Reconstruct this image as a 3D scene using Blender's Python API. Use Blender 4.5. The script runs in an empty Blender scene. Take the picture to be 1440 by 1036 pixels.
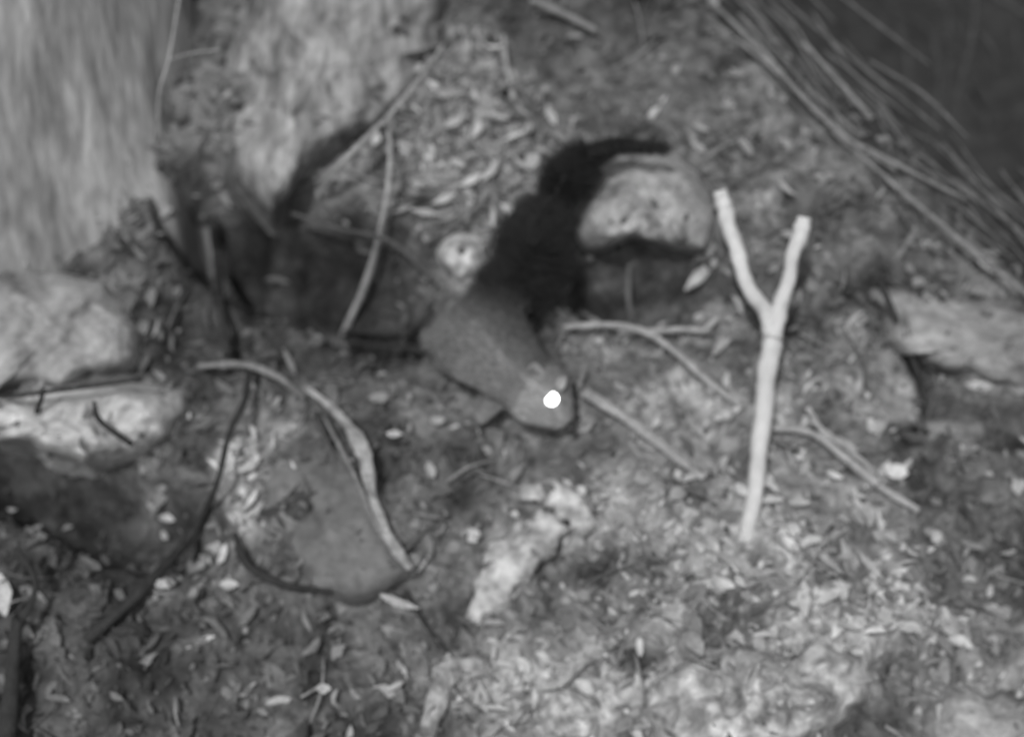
import bpy, math, random
import numpy as np
from mathutils import Vector
random.seed(7); rng=np.random.default_rng(11)
scene=bpy.context.scene
# ---------------------------------------------------------------- layout
S=math.sqrt(.5); PITCH=math.radians(20); DIST=2.5; F=2500.
fwd=np.array([0,math.cos(PITCH),-math.sin(PITCH)]); up=np.array([0,math.sin(PITCH),math.cos(PITCH)])
C=-DIST*fwd; N=np.array([0,-S,S]); V=np.array([0,S,S])

def px_of(u,v):
    """bank-plane metres -> image pixels seen by the camera (about 1 mm) used for describing features"""
    py=v*S; ry=py-C[1]; rz=py-C[2]
    dep=np.maximum(ry*fwd[1]+rz*fwd[2],.6)
    return 720+F*u/dep, 518-F*(ry*up[1]+rz*up[2])/dep

# ---------------------------------------------------------------- noise
def h2(i,j,seed):
    n=(i*374761393+j*668265263+seed*974634777)&0x7fffffff
    n=((n^(n>>13))*1274126177)&0x7fffffff
    n=(n^(n>>16))&0xffff
    return n/65535.
def vnoise(x,y,seed=0):
    xi=np.floor(x).astype(np.int64); yi=np.floor(y).astype(np.int64)
    fx=x-xi; fy=y-yi; fx=fx*fx*(3-2*fx); fy=fy*fy*(3-2*fy)
    a=h2(xi,yi,seed);b=h2(xi+1,yi,seed);c=h2(xi,yi+1,seed);d=h2(xi+1,yi+1,seed)
    return (a*(1-fx)+b*fx)*(1-fy)+(c*(1-fx)+d*fx)*fy-.5
def fbm(x,y,o=4,seed=0):
    r=0;a=1
    for k in range(o):
        r=r+a*vnoise(x*2**k+17.3*k,y*2**k+5.1*k,seed+k); a*=.5
    return r
def sstep(a,b,x):
    t=np.clip((x-a)/(b-a),0,1); return t*t*(3-2*t)
def blob(X,Y,cx,cy,rx,ry,rot,soft=1.):
    a=math.radians(rot); dx=X-cx; dy=Y-cy
    p=(dx*math.cos(a)+dy*math.sin(a))/rx; q=(-dx*math.sin(a)+dy*math.cos(a))/ry
    r=np.sqrt(p*p+q*q)
    return 1-sstep(1-.5*soft,1+.5*soft,r)
RA=np.array([940.,-40.]); RB=np.array([1440.,400.]); RD=(RB-RA)/np.linalg.norm(RB-RA); RN=np.array([RD[1],-RD[0]])
def ridge(X,Y): return (X-RA[0])*RN[0]+(Y-RA[1])*RN[1]

HB=[ # cx,cy,rx,ry,rot,height(m)
 (440,365,200,75,30,-.16),(295,290,60,60,0,-.12),(300,420,70,140,0,-.06),
 (890,395,95,50,0,-.09),(100,690,190,60,25,-.12),(640,250,130,170,0,.03),
 (560,560,120,60,10,-.03),(880,620,160,120,0,.02),(1050,850,260,150,0,.05),
 (810,800,50,60,0,-.04),(1270,520,35,120,-15,-.03),(900,925,40,30,0,-.04),
 (1150,250,160,200,40,.03),(870,100,140,70,0,-.02),(450,720,150,120,0,.03),(1390,585,110,30,5,-.04)]
TB=[ # cx,cy,rx,ry,rot,albedo,strength; crevice and overhang shade, flash falloff painted in
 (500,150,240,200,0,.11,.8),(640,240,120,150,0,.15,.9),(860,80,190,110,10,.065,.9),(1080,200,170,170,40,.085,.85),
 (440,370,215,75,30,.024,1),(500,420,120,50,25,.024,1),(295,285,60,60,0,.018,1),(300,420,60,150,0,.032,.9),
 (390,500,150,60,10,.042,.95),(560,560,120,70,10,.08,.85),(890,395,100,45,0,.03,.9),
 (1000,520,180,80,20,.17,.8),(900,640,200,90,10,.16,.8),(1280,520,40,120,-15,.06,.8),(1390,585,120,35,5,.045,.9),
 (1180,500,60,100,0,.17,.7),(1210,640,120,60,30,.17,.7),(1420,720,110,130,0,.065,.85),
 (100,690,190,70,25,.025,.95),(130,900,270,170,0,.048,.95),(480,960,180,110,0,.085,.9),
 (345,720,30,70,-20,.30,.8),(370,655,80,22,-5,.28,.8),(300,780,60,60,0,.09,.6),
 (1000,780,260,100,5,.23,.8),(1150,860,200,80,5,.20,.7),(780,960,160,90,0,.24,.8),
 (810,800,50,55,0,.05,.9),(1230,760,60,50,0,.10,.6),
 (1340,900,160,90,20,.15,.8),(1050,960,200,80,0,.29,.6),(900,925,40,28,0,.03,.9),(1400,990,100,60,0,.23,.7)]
def height(u,v,rd=True):
    X,Y=px_of(u,v)
    h=np.zeros_like(X)
    for cx,cy,rx,ry,rot,a in HB: h=h+a*blob(X,Y,cx,cy,rx,ry,rot)
    h=h+.045*fbm(u*5,v*5,2,3)+.034*fbm(u*18,v*18,3,9)+.008*fbm(u*90,v*90,3,21)
    if rd:
        d=ridge(X,Y)+25*fbm(u*6,v*6,2,77)
        h=h-1.7*sstep(0,1,d/420)-.0006*np.clip(d,0,60)
    return h
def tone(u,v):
    X,Y=px_of(u,v); wx=60*fbm(u*9,v*9,3,31); wy=60*fbm(u*9+40,v*9,3,35)
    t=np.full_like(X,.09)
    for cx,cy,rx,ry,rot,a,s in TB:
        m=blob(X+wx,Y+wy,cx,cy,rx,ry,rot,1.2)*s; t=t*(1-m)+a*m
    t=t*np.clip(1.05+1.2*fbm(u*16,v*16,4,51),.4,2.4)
    d=ridge(X,Y); m=sstep(-60,120,d); t=t*(1-m)+.028*m  # past the ridge, light falloff with distance is painted as dark tone
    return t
def locate(px,py,lift=0.,ground=True):
    px=np.asarray(px,float);py=np.asarray(py,float)
    dx=(px-720)/F; dy=(518-py)/F
    D=np.stack([dx,fwd[1]+dy*up[1],fwd[2]+dy*up[2]],-1)
    nd=D@N; nc=C@N; h=np.zeros_like(px)
    for k in range(8):
        t=(h+lift-nc)/nd; P=C+D*t[...,None]
        if ground: h=.5*h+.5*height(P[...,0],P@V,False)
    return P
def loc1(px,py,lift=0.,ground=True): return locate(np.array([px]),np.array([py]),lift,ground)[0]

# ---------------------------------------------------------------- materials
def mat(name,val=.1,scale=30,contrast=.5,stretch=(1,1,1),bump=.3,attr=False,rough=.9,rot=(0,0,0),spec=.2,fine=220):
    m=bpy.data.materials.new(name); m.use_nodes=True; nt=m.node_tree; L=nt.links; nd=nt.nodes
    b=nd['Principled BSDF']; b.inputs['Roughness'].default_value=rough; b.inputs['Specular IOR Level'].default_value=spec
    tc=nd.new('ShaderNodeTexCoord'); mp=nd.new('ShaderNodeMapping'); mp.inputs['Scale'].default_value=stretch; mp.inputs['Rotation'].default_value=rot
    L.new(tc.outputs['Object'],mp.inputs[0])
    n1=nd.new('ShaderNodeTexNoise'); n1.inputs['Scale'].default_value=scale; n1.inputs['Detail'].default_value=5; n1.inputs['Roughness'].default_value=.62
    L.new(mp.outputs[0],n1.inputs[0])
    n2=nd.new('ShaderNodeTexNoise'); n2.inputs['Scale'].default_value=fine; n2.inputs['Detail'].default_value=3; L.new(mp.outputs[0],n2.inputs[0])
    mr=nd.new('ShaderNodeMapRange'); mr.inputs[1].default_value=.3; mr.inputs[2].default_value=.7; mr.inputs[3].default_value=1-contrast; mr.inputs[4].default_value=1+contrast
    L.new(n1.outputs[0],mr.inputs[0])
    mu=nd.new('ShaderNodeMath'); mu.operation='MULTIPLY'; L.new(mr.outputs[0],mu.inputs[0])
    if attr:
        at=nd.new('ShaderNodeAttribute'); at.attribute_name='tone'; L.new(at.outputs['Fac'],mu.inputs[1])
    else: mu.inputs[1].default_value=val
    m2=nd.new('ShaderNodeMapRange'); m2.inputs[1].default_value=.3; m2.inputs[2].default_value=.7; m2.inputs[3].default_value=1-contrast*.5; m2.inputs[4].default_value=1+contrast*.5
    L.new(n2.outputs[0],m2.inputs[0])
    m3=nd.new('ShaderNodeMath'); m3.operation='MULTIPLY'; L.new(mu.outputs[0],m3.inputs[0]); L.new(m2.outputs[0],m3.inputs[1])
    cc=nd.new('ShaderNodeCombineColor')
    for i in range(3): L.new(m3.outputs[0],cc.inputs[i])
    L.new(cc.outputs[0],b.inputs['Base Color'])
    if bump>0:
        ad=nd.new('ShaderNodeMath'); ad.operation='ADD'; L.new(n1.outputs[0],ad.inputs[0]); L.new(n2.outputs[0],ad.inputs[1])
        bp=nd.new('ShaderNodeBump'); bp.inputs['Strength'].default_value=bump; bp.inputs['Distance'].default_value=.01
        L.new(ad.outputs[0],bp.inputs['Height']); L.new(bp.outputs[0],b.inputs['Normal'])
    return m
def mesh(name,verts,faces,m,tone_=None,smooth=True,parent=None):
    me=bpy.data.meshes.new(name); me.from_pydata([tuple(map(float,p)) for p in verts],[],faces); me.update()
    if tone_ is not None:
        a=me.attributes.new('tone','FLOAT','POINT'); a.data.foreach_set('value',np.asarray(tone_,dtype=np.float32))
    if smooth: me.polygons.foreach_set('use_smooth',[True]*len(me.polygons))
    me.materials.append(m); o=bpy.data.objects.new(name,me); scene.collection.objects.link(o)
    if parent: o.parent=parent
    return o

# ---------------------------------------------------------------- ground
def axis(lo,hi,step,far):
    a=list(np.arange(lo,hi,step)); s=step; x=a[-1]
    while x<far: s*=1.16; x+=s; a.append(x)
    s=step; x=a[0]
    while x>-far: s*=1.16; x-=s; a.insert(0,x)
    return np.array(a)
us=axis(-.85,.95,.0037,60); vs=axis(-.62,.85,.0037,80)
U,Vv=np.meshgrid(us,vs)
def profile(y):
    lo=-.8; hi=1.1
    return np.where(y<lo, lo-.25*(1-np.exp((y-lo)/.25)), np.where(y>hi, hi+.6*(1-np.exp(-(y-hi)/.6)), y))
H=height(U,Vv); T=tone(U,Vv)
fade=np.exp(-np.clip(np.abs(Vv)-3,0,None)/3)*np.exp(-np.clip(np.abs(U)-6,0,None)/6)
H=H*fade
yy=Vv*S; P=np.stack([U,yy-S*H,profile(yy)+S*H],-1)
nv,nu=U.shape; idx=np.arange(nv*nu).reshape(nv,nu)
fc=np.stack([idx[:-1,:-1],idx[:-1,1:],idx[1:,1:],idx[1:,:-1]],-1).reshape(-1,4).tolist()
M_ground=mat('forest_soil',scale=24,contrast=.6,bump=.4,attr=True,fine=90)  # soil colour together with the shade and falloff painted into tone
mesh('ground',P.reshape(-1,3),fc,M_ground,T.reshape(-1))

# ---------------------------------------------------------------- leaf litter
def leafmesh(name,P0,a,L,W,curl,side,tn,m,r,tilt=.42):
    n=len(L)
    nn=N[None]+r.normal(0,tilt,(n,3)); nn/=np.linalg.norm(nn,axis=1)[:,None]
    d=np.cos(a)[:,None]*np.array([1,0,0])+np.sin(a)[:,None]*V; d-=nn*(d*nn).sum(1)[:,None]; d/=np.linalg.norm(d,axis=1)[:,None]
    w=np.cross(nn,d)
    vs_=[];prof=[.12,.8,1,.75,.08]
    for i,pw in enumerate(prof):
        s=i/4-.5
        for q in (-1,0,1):
            j=r.uniform(.65,1.25,n)
            vs_.append(P0+d*(s*L)[:,None]+w*(q*.5*W*pw*j+side*L*(s*s*4-.5)*.5)[:,None]+nn*(curl*L*(s*s)*1.6+abs(q)*W*pw*.18*j)[:,None])
    A=np.stack(vs_,1)
    fl=[]
    for i in range(4):
        for q in range(2):
            b=i*3+q; fl.append((b,b+1,b+4,b+3))
    fl=np.array(fl); Fs=(np.arange(n)[:,None,None]*15+fl[None]).reshape(-1,4).tolist()
    return mesh(name,A.reshape(-1,3),Fs,m,np.repeat(tn,15))
def litter(name,n,Lmin,Lmax,bright,m,seed,dens,wid=.32,liftmax=.012,spread=.55,pw=2.2,drop=False):
    r=np.random.default_rng(seed)
    X=r.uniform(-300,1750,n*4); Y=r.uniform(-200,1300,n*4)
    k=r.random(n*4)<dens(X,Y); X=X[k][:n];Y=Y[k][:n]; n=len(X)
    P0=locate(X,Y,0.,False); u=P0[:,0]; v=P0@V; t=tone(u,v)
    if drop: # let leaves settle on whatever stone, log or soil lies below them
        bpy.context.view_layer.update(); dg=bpy.context.evaluated_depsgraph_get(); out=[];keep=[]
        for i in range(n):
            o=Vector((u[i],v[i]*S,v[i]*S))+Vector(N)*.5
            ok,hp,nr,ix,ho,mx=scene.ray_cast(dg,o,-Vector(N),distance=1.2)
            if ok and ho.name.split('.')[0] in ('ground','rock','boulder','fallen_log','bark_piece'): out.append(np.array(hp)+N*.003); keep.append(i)
        P0=np.array(out); t=t[keep]; n=len(keep); t=np.maximum(t,.07)
    else:
        h=height(u,v); P0=np.stack([u,v*S,v*S],-1)+N*(h+r.uniform(.0,liftmax,n))[:,None]
    L=Lmin+(Lmax-Lmin)*r.random(n)**pw; W=L*wid*r.uniform(.5,1.5,n)
    tn=np.clip((t*.8+.012)*np.exp(r.normal(bright,spread,n)),.02,.42)  # leaf colour inherits the shade and falloff painted into the ground tone
    return leafmesh(name,P0,r.uniform(0,2*np.pi,n),L,W,r.uniform(-.1,.45,n),r.uniform(-.25,.25,n),tn,m,r)
M_leaf=mat('dry_leaf',scale=60,contrast=.3,bump=.1,attr=True,rough=.75)
def dens(X,Y):
    d=.35+0*X
    for cx,cy,rx,ry,w in [(650,230,130,160,1),(1080,850,350,150,.9),(500,660,250,130,.35),(780,950,250,120,.7),(1000,560,250,150,.4),(200,850,250,150,.5),(1150,480,200,150,.6),(1250,650,150,150,.6)]:
        d=np.maximum(d,w*blob(X,Y,cx,cy,rx,ry,0))
    for cx,cy,rx,ry,rot in [(440,370,200,75,30),(100,700,170,60,25),(890,395,90,45,0),(300,380,50,150,0),(1390,585,110,35,0)]:
        d=d*(1-.97*blob(X,Y,cx,cy,rx,ry,rot))
    return d*(1-.8*sstep(20,160,ridge(X,Y)))
litter('leaf_litter',4800,.012,.042,.26,M_leaf,5,dens,.40,.014,.48)
litter('leaf_litter',6000,.006,.022,.16,M_leaf,6,dens,.7,.008,.45)
d2=lambda X,Y: .95*blob(X,Y,660,210,120,150,0)+.5*blob(X,Y,1190,780,150,70,0)+.35*blob(X,Y,1150,470,120,130,0)+.12
litter('leaf_litter',900,.016,.045,.50,M_leaf,8,d2,.26,.03,.4,1.5)
def named_leaves(name,rows):
    r=np.random.default_rng(len(rows)); X=np.array([q[0] for q in rows],float);Y=np.array([q[1] for q in rows],float)
    P0=locate(X,Y,.018,True)
    L=np.array([q[2] for q in rows])/1000.;W=np.array([q[3] for q in rows])/1000.
    a=-np.radians([q[4] for q in rows]); tn=np.array([q[5] for q in rows])
    leafmesh(name,P0,a,L,W,np.full(len(L),.12),np.full(len(L),.05),tn,M_leaf,r,.35)
named_leaves('fallen_leaves',[(1258,660,42,22,20,.48),(235,730,26,18,0,.42),(232,752,18,12,40,.3),(665,748,20,14,0,.42),(1316,756,26,18,30,.42),(1131,842,52,18,90,.38),
 (1195,785,60,14,60,.3),(1165,790,50,12,50,.26),(1225,795,45,12,55,.28),(322,822,26,16,0,.36),(228,822,24,14,20,.3),(555,610,24,14,10,.34),(605,660,24,18,60,.28),(615,590,22,14,0,.26),
 (1275,880,40,16,0,.32),(930,860,60,16,5,.3),(1040,795,90,20,12,.26),(985,390,60,20,-40,.32),(945,290,60,9,0,.4),(905,310,70,8,-20,.34),(135,310,16,14,0,.5),
 (665,130,30,14,60,.34),(700,165,34,14,20,.32),(745,180,40,14,60,.3),(625,280,40,12,-20,.32),(660,270,34,14,70,.28),(590,260,34,14,30,.3),(690,240,40,14,-50,.3),(775,165,30,14,60,.32),
 (715,295,26,16,40,.38),(1110,330,30,12,0,.24),(455,968,20,14,0,.34),(555,965,26,10,-30,.34),
 (560,845,60,12,20,.3),(1400,860,40,14,30,.24),(600,300,50,12,20,.3),(640,170,44,12,-30,.3)])

# ---------------------------------------------------------------- tubes
def crom(pts,n):
    pts=np.asarray(pts,float); m=len(pts); E=np.vstack([2*pts[0]-pts[1],pts,2*pts[-1]-pts[-2]])
    out=[]
    for i in range(m-1):
        p0,p1,p2,p3=E[i:i+4]
        for t in np.linspace(0,1,n,endpoint=False):
            out.append(.5*((2*p1)+(-p0+p2)*t+(2*p0-5*p1+4*p2-p3)*t*t+(-p0+3*p1-3*p2+p3)*t**3))
    out.append(pts[-1]); return np.array(out)
def tube(path,seg=10,sub=8,lump=.12,flat=1.,seed=0,flatn=None):
    Q=crom(path,sub); p=Q[:,:3]; r=np.maximum(Q[:,3],.0004); n=len(p)
    t=np.gradient(p,axis=0); t/=np.linalg.norm(t,axis=1)[:,None]+1e-9
    a=np.array(flatn if flatn is not None else N,float); vs_=[]
    rr=np.random.default_rng(seed); ph=rr.uniform(0,6,4)
    for i in range(n):
        a=a-t[i]*(a@t[i]); a/=np.linalg.norm(a)+1e-9; b=np.cross(t[i],a)
        for k in range(seg):
            th=2*math.pi*k/seg
            l=1+lump*(math.sin(3*th+ph[0]+i*.5)*.5+math.sin(i*.9+ph[1])*.5+math.sin(i*.37+th+ph[2])*.6+rr.uniform(-.5,.5))
            vs_.append(p[i]+r[i]*l*(a*math.sin(th)*flat+b*math.cos(th)))
    f=[(i*seg+k,i*seg+(k+1)%seg,(i+1)*seg+(k+1)%seg,(i+1)*seg+k) for i in range(n-1) for k in range(seg)]
    f.append(tuple(range(seg))[::-1]); f.append(tuple((n-1)*seg+k for k in range(seg)))
    return vs_,f
def path(rows,ground=True):
    return np.array([list(loc1(x,y,l,ground))+[r] for x,y,l,r in rows])
def join(parts):
    vv=[];ff=[]
    for v,f in parts:
        o=len(vv); vv+=list(v); ff+=[tuple(i+o for i in q) for q in f]
    return vv,ff
def stick(name,rows_list,m,ground=True,lump=.12,flat=1.,seg=10,sub=8,parent=None):
    v,f=join([tube(path(r,ground),seg,sub,lump,flat,seed=i*7+len(name)) for i,r in enumerate(rows_list)])
    return mesh(name,v,f,m,parent=parent)

# ---------------------------------------------------------------- rocks
def rock(name,outl,hgt,m,p=2.2,seed=0,rough=.25,tilt=(0,0),rings=34,seg=150,sink=.04,jit=10):
    c=np.array(outl,float).mean(0)
    m_=len(outl); E=np.vstack([np.array(outl[-1:]),np.array(outl),np.array(outl[:2])]).astype(float)
    R=[]
    for i in range(m_):
        p0,p1,p2,p3=E[i:i+4]
        for t in np.linspace(0,1,max(3,seg//m_),endpoint=False):
            R.append(.5*((2*p1)+(-p0+p2)*t+(2*p0-5*p1+4*p2-p3)*t*t+(-p0+3*p1-3*p2+p3)*t**3))
    R=np.array(R); n=len(R)
    R[:,0]+=jit*2*fbm(R[:,0]/45+9,R[:,1]/45,2,seed+7); R[:,1]+=jit*2*fbm(R[:,0]/45,R[:,1]/45+9,2,seed+8)
    rs=np.sin(np.linspace(0,1,rings)*math.pi/2)
    XY=(c+(R[None]-c)*rs[1:,None,None]).reshape(-1,2); XY=np.vstack([c[None],XY])
    rr=np.concatenate([[0],np.repeat(rs[1:],n)])
    x,y=XY[:,0],XY[:,1]
    nz=fbm(x/60,y/60,4,seed+100); nz2=fbm(x/22,y/22,3,seed+200)
    hh=hgt*(1-rr**p)**(1/2.)*(1+rough*2*nz)+hgt*rough*.3*nz2*(1-rr**6)-sink*rr**10
    hh+= (tilt[0]*(x-c[0])+tilt[1]*(y-c[1]))*1e-3*(1-rr**4)
    P0=locate(x,y,0.,True); base=P0@N; b0=float(np.median(base))
    P=locate(x,y,hh+b0,False)
    f=[(0,1+k,1+(k+1)%n) for k in range(n)]
    for i in range(rings-2):
        a=1+i*n; b=a+n
        f+=[(a+k,b+k,b+(k+1)%n,a+(k+1)%n) for k in range(n)]
    last=1+(rings-2)*n; base_i=len(P); P=np.vstack([P,P[last:last+n]-N*.12])
    f+=[(last+k,base_i+k,base_i+(k+1)%n,last+(k+1)%n) for k in range(n)]
    return mesh(name,P,f,m)
def rm(name,v,**k): return mat(name,v,**{**dict(scale=14,contrast=.5,bump=.35,fine=60),**k})
rock('boulder',[(345,-150),(620,-150),(630,20),(600,100),(550,160),(480,215),(400,290),(340,275),(308,210),(325,120),(335,0)],.09,rm('boulder_stone',.21,stretch=(1.6,.5,.5),rot=(0,.7,0),scale=18,contrast=.6),seed=1,rough=.35,jit=14)
rock('rock',[(800,325),(812,270),(835,230),(875,208),(935,212),(985,245),(1015,300),(1010,350),(960,352),(930,345),(870,340),(815,358)],.095,rm('stone_a',.25,contrast=.55,scale=22),seed=2,rough=.3)
rock('rock',[(603,352),(640,325),(682,335),(692,370),(668,398),(630,385)],.035,rm('stone_b',.36,scale=30),seed=3)
rock('fallen_log',[(1222,412),(1300,402),(1440,432),(1600,470),(1600,580),(1440,550),(1330,530),(1255,490)],.05,rm('log_wood',.20,stretch=(.4,1,1)),seed=4,rough=.4,jit=16)
rock('rock',[(1195,470),(1245,458),(1282,515),(1292,598),(1240,612),(1205,560)],.025,rm('stone_i',.18,scale=26,contrast=.65),seed=14,rough=.5,jit=16)
rock('rock',[(1300,590),(1345,580),(1385,600),(1370,635),(1320,632)],.02,rm('stone_j',.17,scale=22),seed=15,rough=.4)
rock('rock',[(-90,395),(60,385),(130,398),(180,435),(198,490),(180,528),(60,548),(-90,560)],.08,rm('stone_c',.25),seed=5,tilt=(0,-.2))
rock('rock',[(-110,570),(0,548),(90,543),(200,535),(265,560),(255,605),(190,650),(120,658),(60,640),(-20,610),(-110,600)],.09,rm('stone_d',.38,contrast=.4),seed=6,rough=.35)
rock('rock',[(375,640),(470,615),(535,680),(578,795),(560,838),(450,832),(385,790),(350,735)],.024,rm('stone_e',.12,contrast=.4),seed=7,rough=.35,jit=14)
rock('rock',[(890,990),(950,930),(1070,898),(1180,902),(1235,940),(1215,1000),(1100,1060),(950,1075)],.05,rm('stone_f',.29,scale=25,contrast=.7),seed=8,rough=.6,jit=18)
rock('rock',[(1290,1010),(1370,965),(1520,985),(1520,1110),(1310,1100)],.04,rm('stone_g',.24,scale=20),seed=9,rough=.4,jit=15)
rock('rock',[(745,985),(790,955),(850,975),(860,1030),(800,1060),(750,1040)],.04,rm('stone_h',.29,scale=30,contrast=.6),seed=10,rough=.6,jit=15)
stick('bark_piece',[[(668,885,-.01,.014),(690,830,.01,.026),(725,785,.015,.032),(765,745,.02,.026),(775,725,.02,.018)],
 [(732,694,.02,.010),(775,693,.03,.018),(808,716,.03,.020),(826,750,.015,.012)]],rm('bark_pale',.33,scale=40,contrast=.6),lump=.3,flat=.35,seg=16,sub=8)
stick('bark_piece',[[(598,1040,0,.010),(612,985,.01,.014),(640,940,.015,.015),(690,935,.01,.008)]],rm('bark_pale2',.25,scale=40,contrast=.7),lump=.35,flat=.3,seg=12)
d3=lambda X,Y: .55*(1-.85*blob(X,Y,60,500,180,90,0))*(1-.8*blob(X,Y,440,100,120,200,0))*(1-.8*blob(X,Y,460,730,70,70,0))*(1-.7*blob(X,Y,910,280,90,70,0))*(1-sstep(-20,60,ridge(X,Y)))*(1-.97*blob(X,Y,440,370,200,80,30))
litter('leaf_litter',2600,.006,.030,.10,M_leaf,19,d3,.5,.01,.45,2.2,drop=True)

# ---------------------------------------------------------------- sticks, twigs, stems
M_pale=mat('peeled_wood',.46,scale=40,contrast=.12,stretch=(1,1,.3),bump=.15,rough=.7,fine=150)
M_twig=mat('twig_bark',.17,scale=60,contrast=.35,bump=.3)
M_stalk=mat('dry_stalk',.11,scale=40,contrast=.4,bump=.2)
M_twigp=mat('dead_twig_pale',.28,scale=60,contrast=.3,bump=.3)
M_twigd=mat('dark_twig_bark',.03,scale=60,contrast=.3,bump=.3)
stick('forked_stick',[
 [(1046,772,-.02,.008),(1050,750,.0,.0115),(1062,690,.03,.011),(1069,620,.055,.0125),(1077,545,.085,.013),(1084,490,.11,.0135),(1088,455,.125,.0145)],
 [(1086,475,.12,.012),(1078,440,.13,.0115),(1054,408,.14,.010),(1040,365,.155,.0105),(1026,320,.17,.0105),(1018,290,.18,.0115),(1012,268,.185,.009)],
 [(1087,475,.12,.012),(1096,435,.13,.0115),(1108,395,.145,.0095),(1116,355,.16,.0095),(1127,325,.17,.0115),(1131,305,.175,.009)]],M_pale,lump=.10,seg=14,sub=10)
stick('twig',[[(792,460,.03,.003),(850,456,.035,.0045),(905,466,.035,.005),(950,495,.03,.0045),(1000,540,.02,.005),(1045,572,.01,.004)],
 [(910,466,.035,.004),(960,463,.03,.004),(1000,466,.02,.004)],[(985,468,.03,.005),(1010,447,.03,.003)]],M_twigp)
stick('twig',[[(820,550,.02,.008),(870,580,.025,.008),(930,625,.02,.008),(990,672,.01,.005)]],mat('twig_soft',.25,scale=60,contrast=.3),flat=.5)
stick('twig',[[(1085,602,.02,.004),(1140,608,.02,.005),(1190,645,.02,.006),(1240,685,.015,.006),(1292,718,.005,.005)],
 [(1135,572,.03,.004),(1165,620,.02,.005),(1200,650,.015,.004)],[(1140,590,.03,.003),(1190,630,.02,.004),(1240,670,.01,.003)]],M_twigp)
stick('bark_strip',[[(430,545,.02,.004),(475,580,.03,.006),(510,635,.04,.011),(522,690,.04,.007),(545,755,.035,.008),(578,800,.02,.005)]],mat('bark_strip_wood',.26,scale=50,contrast=.5),flat=.3,lump=.25)
stick('twig',[[(455,585,.01,.002),(495,660,.03,.003),(530,740,.03,.003),(575,800,.02,.002)]],M_twig)
stick('dry_stem',[[(545,160,.06,.0025),(548,230,.08,.0035),(538,310,.08,.004),(515,395,.06,.005),(482,472,.0,.005)]],M_twigp)
stick('twig',[[(448,262,.07,.004),(490,218,.09,.005),(543,168,.09,.005)],[(543,168,.09,.003),(590,110,.09,.0025),(625,60,.08,.002)]],mat('twig_b',.24,scale=60,contrast=.3),flat=.7)
stick('dry_stem',[[(255,-20,.2,.002),(238,80,.2,.0022),(225,130,.2,.0028),(222,200,.17,.002)],[(235,85,.2,.0012),(270,75,.2,.0012),(310,70,.2,.001)]],mat('stem_b',.26,scale=60,contrast=.3))
stick('twig',[[(708,50,.03,.002),(712,90,.03,.004),(722,140,.02,.004)]],M_twigp)
stick('twig',[[(745,0,.03,.004),(790,18,.03,.006),(840,45,.02,.004)]],M_twig)
stick('root',[[(280,515,.03,.004),(340,512,.04,.005),(390,530,.03,.005),(430,560,.01,.004)]],M_twig)
stick('root',[[(350,520,.035,.005),(345,560,.05,.005),(322,610,.06,.004),(305,680,.06,.004),(270,750,.05,.006),(200,830,.03,.008),(120,900,.01,.008)]],M_twigd)
stick('root',[[(330,750,.03,.004),(350,795,.035,.006),(400,822,.035,.005),(470,830,.03,.004),(570,840,.005,.003)],[(570,830,.01,.004),(600,880,.01,.003),(640,930,0,.003)]],M_twigd)
stick('root',[[(300,310,.05,.008),(305,370,.05,.007),(312,440,.04,.006),(320,500,.03,.007)]],M_twigd)
stick('twig',[[(485,465,.02,.003),(560,470,.02,.0035),(600,462,.03,.003)],[(520,520,.01,.003),(560,480,.03,.003),(610,440,.04,.003)],[(480,478,.01,.003),(580,492,.02,.003),(680,515,.02,.003)]],M_twigd)
stick('twig',[[(410,300,.12,.003),(480,322,.13,.003),(550,340,.11,.003),(610,395,.07,.003)]],mat('twig_dull',.07,scale=60,contrast=.3))
stick('twig',[[(885,372,.03,.003),(884,420,.02,.004),(890,455,.0,.003)]],M_stalk)
stick('twig',[[(1235,390,.03,.004),(1265,460,.04,.005),(1295,540,.03,.005),(1300,610,.0,.004)]],M_twigd)  # dark tube standing in for the forked stick's shadow curve
stick('stem',[[(25,870,.05,.008),(18,940,.05,.010),(8,1060,.05,.012)],[(22,770,.06,.004),(50,820,.06,.004),(30,880,.05,.005)]],M_twigd)
named_leaves('fallen_leaf',[(2,838,70,30,75,.4)])
stick('twig',[[(62,548,.125,.003),(52,590,.12,.004),(72,640,.10,.004)],[(132,565,.12,.0025),(140,590,.12,.004),(185,625,.10,.004)],[(0,558,.11,.003),(90,548,.11,.003),(200,532,.10,.003)]],M_twigd)
rows=[]
for i in range(56):
    s=random.uniform(0,1); x0=960+470*s+random.uniform(-70,90); y0=-60+400*s+random.uniform(-80,50)
    L=random.uniform(100,340); ang=math.radians(random.gauss(45,8)) 
    b=random.uniform(-8,8); r=random.uniform(.0009,.0026); l=random.uniform(-.03,.05)
    rows.append([(x0,y0,l,r),(x0+L*.5*math.cos(ang)-b,y0+L*.5*math.sin(ang)+b,l+.01,r),(x0+L*math.cos(ang),y0+L*math.sin(ang),l,r*.6)])
stick('dry_grass_stalks',rows,M_stalk,ground=False,seg=6,sub=5)
rows= [[(975,-20,.04,.002),(1060,60,.05,.004),(1160,170,.05,.003),(1260,240,.05,.003)],
 [(1170,185,.05,.003),(1270,270,.05,.003),(1370,355,.05,.004),(1460,425,.04,.003)],
 [(1130,60,.05,.003),(1180,115,.05,.004),(1225,168,.04,.004)],[(1180,190,.05,.004),(1270,235,.05,.003),(1360,282,.04,.002)],
 [(1040,20,.03,.003),(1120,110,.03,.003),(1230,210,.03,.002)],[(1000,30,.05,.002),(1080,90,.05,.003),(1190,190,.05,.002)]]
stick('dry_grass_stalks',rows,M_twig,ground=False,seg=8,sub=6,lump=.3)
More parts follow.
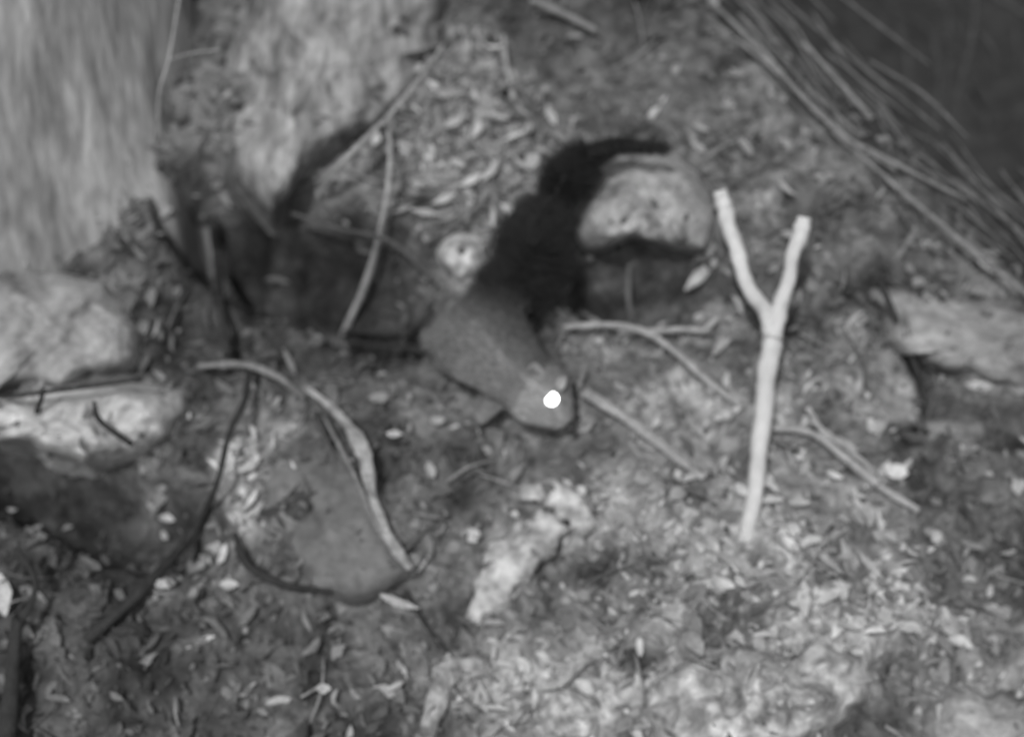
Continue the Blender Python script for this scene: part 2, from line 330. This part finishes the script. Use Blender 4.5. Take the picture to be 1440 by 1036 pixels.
# undergrowth behind the bank, coloured dark for light lost with distance
rows=[]
for i in range(60):
    x0=random.uniform(1130,1650); y0=random.uniform(-80,300)
    if ridge(x0,y0)<90: continue
    L=random.uniform(60,220); ang=math.radians(random.gauss(75,30)); r=random.uniform(.002,.006); l=-random.uniform(.35,.7)
    rows.append([(x0,y0,l,r),(x0+L*.5*math.cos(ang)+12,y0+L*.5*math.sin(ang),l+.03,r),(x0+L*math.cos(ang),y0+L*math.sin(ang),l,r*.5)])
stick('undergrowth',rows,mat('undergrowth_stem',.05,scale=30,contrast=.4),ground=False,seg=6,sub=5)
rows=[]
for i in range(280):
    x=random.uniform(-100,1500); y=random.uniform(-50,1120)
    if ridge(x,y)>-20: continue
    if random.random()>float(dens(np.array([x]),np.array([y]))[0])*1.3: continue
    L=random.uniform(20,100); a=random.uniform(0,2*math.pi); c=random.uniform(-.25,.25); r=random.uniform(.0009,.0024); l=random.uniform(.004,.02)
    rows.append([(x,y,l,r),(x+L*.5*math.cos(a+c),y+L*.5*math.sin(a+c),l+.006,r),(x+L*math.cos(a),y+L*math.sin(a),l,r*.6)])
half=len(rows)//2
stick('twig_debris',rows[:half],mat('twig_pale',.22,scale=60,contrast=.3),seg=5,sub=3); stick('twig_debris',rows[half:],mat('twig_mid',.10,scale=60,contrast=.3),seg=5,sub=3)  # half the twigs paler, half mid-toned

# ---------------------------------------------------------------- tree trunk at left
ROWS,SEG=160,170
ii,kk=np.meshgrid(np.arange(ROWS),np.arange(SEG),indexing='ij')
NZ=fbm(np.abs(kk-85)/7.,ii/20.,3,61); NZ2=fbm(np.abs(kk-85)/16.,ii/34.,2,66)
base=loc1(-10,455,0); ax=base+np.array([-.03,.36,0]); tv=[];tf=[]
for i in range(ROWS):
    z=-.25+i*.025
    R=.270+.022*math.exp(-max(z-.2,-.1)/.16)-.010*z
    for k in range(SEG):
        th=2*math.pi*k/SEG
        w=1+.05*math.sin(3*th+1.1)*math.exp(-max(z,0)/.5)+.03*math.sin(7*th+z*1.5)+.05*float(NZ[i,k])+.08*float(NZ2[i,k])
        tv.append((ax[0]+R*w*math.cos(th)-.03*z,ax[1]+R*w*math.sin(th),base[2]+z))
for i in range(ROWS-1):
    for k in range(SEG):
        tf.append((i*SEG+k,i*SEG+(k+1)%SEG,(i+1)*SEG+(k+1)%SEG,(i+1)*SEG+k))
tf.append(tuple((ROWS-1)*SEG+k for k in range(SEG)))
mesh('tree_trunk',tv,tf,mat('trunk_bark',.22,scale=9,contrast=.6,stretch=(1.6,1.6,.35),bump=.4,fine=50))

# ---------------------------------------------------------------- the possum
emp=bpy.data.objects.new('brushtail_possum',None); scene.collection.objects.link(emp)
nodes=[ # x y lift r
 (645,455,.055,.050),(685,480,.07,.060),(720,513,.075,.052),(742,538,.072,.040),(765,558,.068,.037),(786,582,.055,.022),(799,597,.047,.011),
 (690,425,.05,.034),(736,398,.055,.026),(750,360,.06,.034),(757,322,.065,.027),(772,288,.07,.012),(797,252,.085,.021),(826,222,.10,.014),(870,204,.115,.008),(945,212,.12,.005),
 (705,552,.045,.018),(685,578,.02,.012),(668,592,.008,.010),
 (745,575,.04,.016),(742,600,.018,.011),(735,615,.008,.009),
 (620,478,.035,.032),(632,512,.018,.016),(665,530,.006,.011)]
edges=[(0,1),(1,2),(2,3),(3,4),(4,5),(5,6),(0,7),(7,8),(8,9),(9,10),(10,11),(11,12),(12,13),(13,14),(14,15),(2,16),(16,17),(17,18),(2,19),(19,20),(20,21),(0,22),(22,23),(23,24)]
gl=float(np.median([ (loc1(x,y,0)@N) for x,y,l,r in nodes[:9]]))
pts=[locate(np.array([x]),np.array([y]),gl+l,False)[0] for x,y,l,r in nodes]
me=bpy.data.meshes.new('sk'); me.from_pydata([tuple(p) for p in pts],edges,[])
ob=bpy.data.objects.new('sk',me); scene.collection.objects.link(ob)
sm=ob.modifiers.new('s','SKIN'); sm.use_smooth_shade=True; sm.branch_smoothing=.6
for i,sv in enumerate(me.skin_vertices[0].data): sv.radius=(nodes[i][3],)*2; sv.use_root=(i==0)
# fuse the skinned limbs into one smooth continuous surface
rmsh=ob.modifiers.new('r','REMESH'); rmsh.mode='VOXEL'; rmsh.voxel_size=.0045; rmsh.use_smooth_shade=True
smo=ob.modifiers.new('sm','SMOOTH'); smo.factor=.6; smo.iterations=14
dg=bpy.context.evaluated_depsgraph_get(); em=bpy.data.meshes.new_from_object(ob.evaluated_get(dg)); bpy.data.objects.remove(ob)
BV=np.array([v.co for v in em.vertices]); BF=[tuple(p.vertices) for p in em.polygons]; BN=np.array([v.normal for v in em.vertices])
tail=crom(np.array(pts[7:16]),6)[5:]; sp=crom(np.array(pts[:7]),8)
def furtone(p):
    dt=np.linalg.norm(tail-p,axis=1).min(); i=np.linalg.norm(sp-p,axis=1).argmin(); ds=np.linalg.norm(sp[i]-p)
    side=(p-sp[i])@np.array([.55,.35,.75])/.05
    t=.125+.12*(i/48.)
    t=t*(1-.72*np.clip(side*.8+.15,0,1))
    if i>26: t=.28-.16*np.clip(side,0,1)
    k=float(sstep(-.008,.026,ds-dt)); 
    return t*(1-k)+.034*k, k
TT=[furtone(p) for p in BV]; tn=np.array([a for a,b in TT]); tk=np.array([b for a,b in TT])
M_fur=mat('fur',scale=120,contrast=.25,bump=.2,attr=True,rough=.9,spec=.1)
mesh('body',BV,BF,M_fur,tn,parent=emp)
tri=[]
for q in BF:
    for j in range(1,len(q)-1): tri.append((q[0],q[j],q[j+1]))
tri=np.array(tri); A,B,Cc=BV[tri[:,0]],BV[tri[:,1]],BV[tri[:,2]]
ar=np.linalg.norm(np.cross(B-A,Cc-A),axis=1); ar=ar*(1+2.5*tk[tri[:,0]]); ar/=ar.sum()
n=60000; pk=rng.choice(len(tri),n,p=ar); a=rng.random(n);b=rng.random(n); sw=a+b>1; a[sw]=1-a[sw]; b[sw]=1-b[sw]
base=A[pk]+(B-A)[pk]*a[:,None]+(Cc-A)[pk]*b[:,None]; nn=BN[tri[pk,0]]; kt=tk[tri[pk,0]]; tb=tn[tri[pk,0]]
al=np.concatenate([sp,tail]); 
gs=np.gradient(sp,axis=0)*-1; gt=np.gradient(tail,axis=0); G=np.concatenate([gs,gt]); G/=np.linalg.norm(G,axis=1)[:,None]
near=np.array([np.linalg.norm(al-p,axis=1).argmin() for p in base])
dirn=nn*(.35+.75*kt)[:,None]+G[near]*(1-.7*kt)[:,None]+rng.normal(0,.18,(n,3)); dirn/=np.linalg.norm(dirn,axis=1)[:,None]
dist=lambda j,r: np.linalg.norm(base-np.array(pts[j]),axis=1)<r
head=dist(4,.045)|dist(6,.035)
L=(.011+.012*kt)*rng.uniform(.5,1.4,n)*np.where(head,.5,1)
L*=np.where(dist(14,.05)|dist(15,.06),.4,1)*np.where(dist(11,.02),.5,1)
wv=np.cross(dirn,nn+1e-4); wv/=np.linalg.norm(wv,axis=1)[:,None]+1e-9; w=.0006
FV=np.stack([base-wv*w,base+wv*w,base+dirn*L[:,None]],1).reshape(-1,3)
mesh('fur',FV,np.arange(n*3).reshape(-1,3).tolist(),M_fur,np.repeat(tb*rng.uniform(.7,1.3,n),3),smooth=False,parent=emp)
def ear(px,py,l,wd,hg,lean):
    c=locate(np.array([px]),np.array([py]),gl+l,False)[0]; upv=np.array(lean,float); upv/=np.linalg.norm(upv); sd=np.cross(upv,fwd); sd/=np.linalg.norm(sd); bk=np.cross(sd,upv)
    vv=[];ff=[];R=8;K=12
    for i in range(R):
        s=i/(R-1); wdt=math.sin(math.pi*(.18+.80*s))**.7 if s<1 else .05
        for k in range(K):
            q=2*k/(K-1)-1
            vv.append(c+upv*hg*s+sd*wd*wdt*q*.5+bk*(.35*wd*(1-q*q))*(1-.5*s))
    for i in range(R-1):
        for k in range(K-1): ff.append((i*K+k,i*K+k+1,(i+1)*K+k+1,(i+1)*K+k))
    return vv,ff
ev,ef=join([ear(753,541,.10,.026,.030,(-.05,.2,1)),ear(784,547,.10,.015,.020,(.6,.3,1))])
eo=mesh('ears',ev,ef,mat('ear_skin',.24,scale=80,contrast=.15,bump=.1),parent=emp); md=eo.modifiers.new('t','SOLIDIFY'); md.thickness=.0018
def ball(name,c,r,m,parent):
    bpy.ops.mesh.primitive_uv_sphere_add(segments=24,ring_count=16,radius=r,location=tuple(c)); o=bpy.context.object; o.name=name; o.data.materials.append(m)
    bpy.ops.object.shade_smooth(); o.parent=parent; return o
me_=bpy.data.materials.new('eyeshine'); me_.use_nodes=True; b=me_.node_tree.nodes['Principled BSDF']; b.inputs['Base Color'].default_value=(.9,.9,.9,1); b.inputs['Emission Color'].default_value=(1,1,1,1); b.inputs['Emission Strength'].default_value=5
ball('eye',locate(np.array([776]),np.array([561]),gl+.102,False)[0],.0092,me_,emp)
ball('nose',locate(np.array([802]),np.array([601]),gl+.052,False)[0],.006,mat('nose_skin',.03,rough=.4),emp)

# ---------------------------------------------------------------- light, world, camera
el=math.radians(34); az=math.radians(12)
to=Vector((-math.sin(az)*math.cos(el),-math.cos(az)*math.cos(el),math.sin(el)))
sd=bpy.data.lights.new('sun','SUN'); sd.energy=2.75; sd.angle=math.radians(2); so=bpy.data.objects.new('sun',sd); scene.collection.objects.link(so)
so.rotation_euler=to.to_track_quat('Z','Y').to_euler(); so.location=to*6
w=bpy.data.worlds.new('World'); scene.world=w; w.use_nodes=True; nt=w.node_tree; bg=nt.nodes['Background']
sk=nt.nodes.new('ShaderNodeTexSky'); sk.sky_type='NISHITA'; sk.sun_disc=False; sk.sun_elevation=el; sk.sun_rotation=math.atan2(to.x,to.y)
bw=nt.nodes.new('ShaderNodeRGBToBW'); nt.links.new(sk.outputs[0],bw.inputs[0]); nt.links.new(bw.outputs[0],bg.inputs[0]); bg.inputs[1].default_value=.15
cd=bpy.data.cameras.new('camera'); co=bpy.data.objects.new('camera',cd); scene.collection.objects.link(co); scene.camera=co
co.location=tuple(C); co.rotation_euler=(math.radians(90)-PITCH,0,0); cd.sensor_width=36; cd.lens=62.5; cd.clip_end=500; cd.clip_start=.05
cd.dof.use_dof=True; cd.dof.focus_distance=1.90; cd.dof.aperture_fstop=1.9
scene.view_settings.view_transform='Standard'; scene.view_settings.look='None'; scene.view_settings.exposure=0
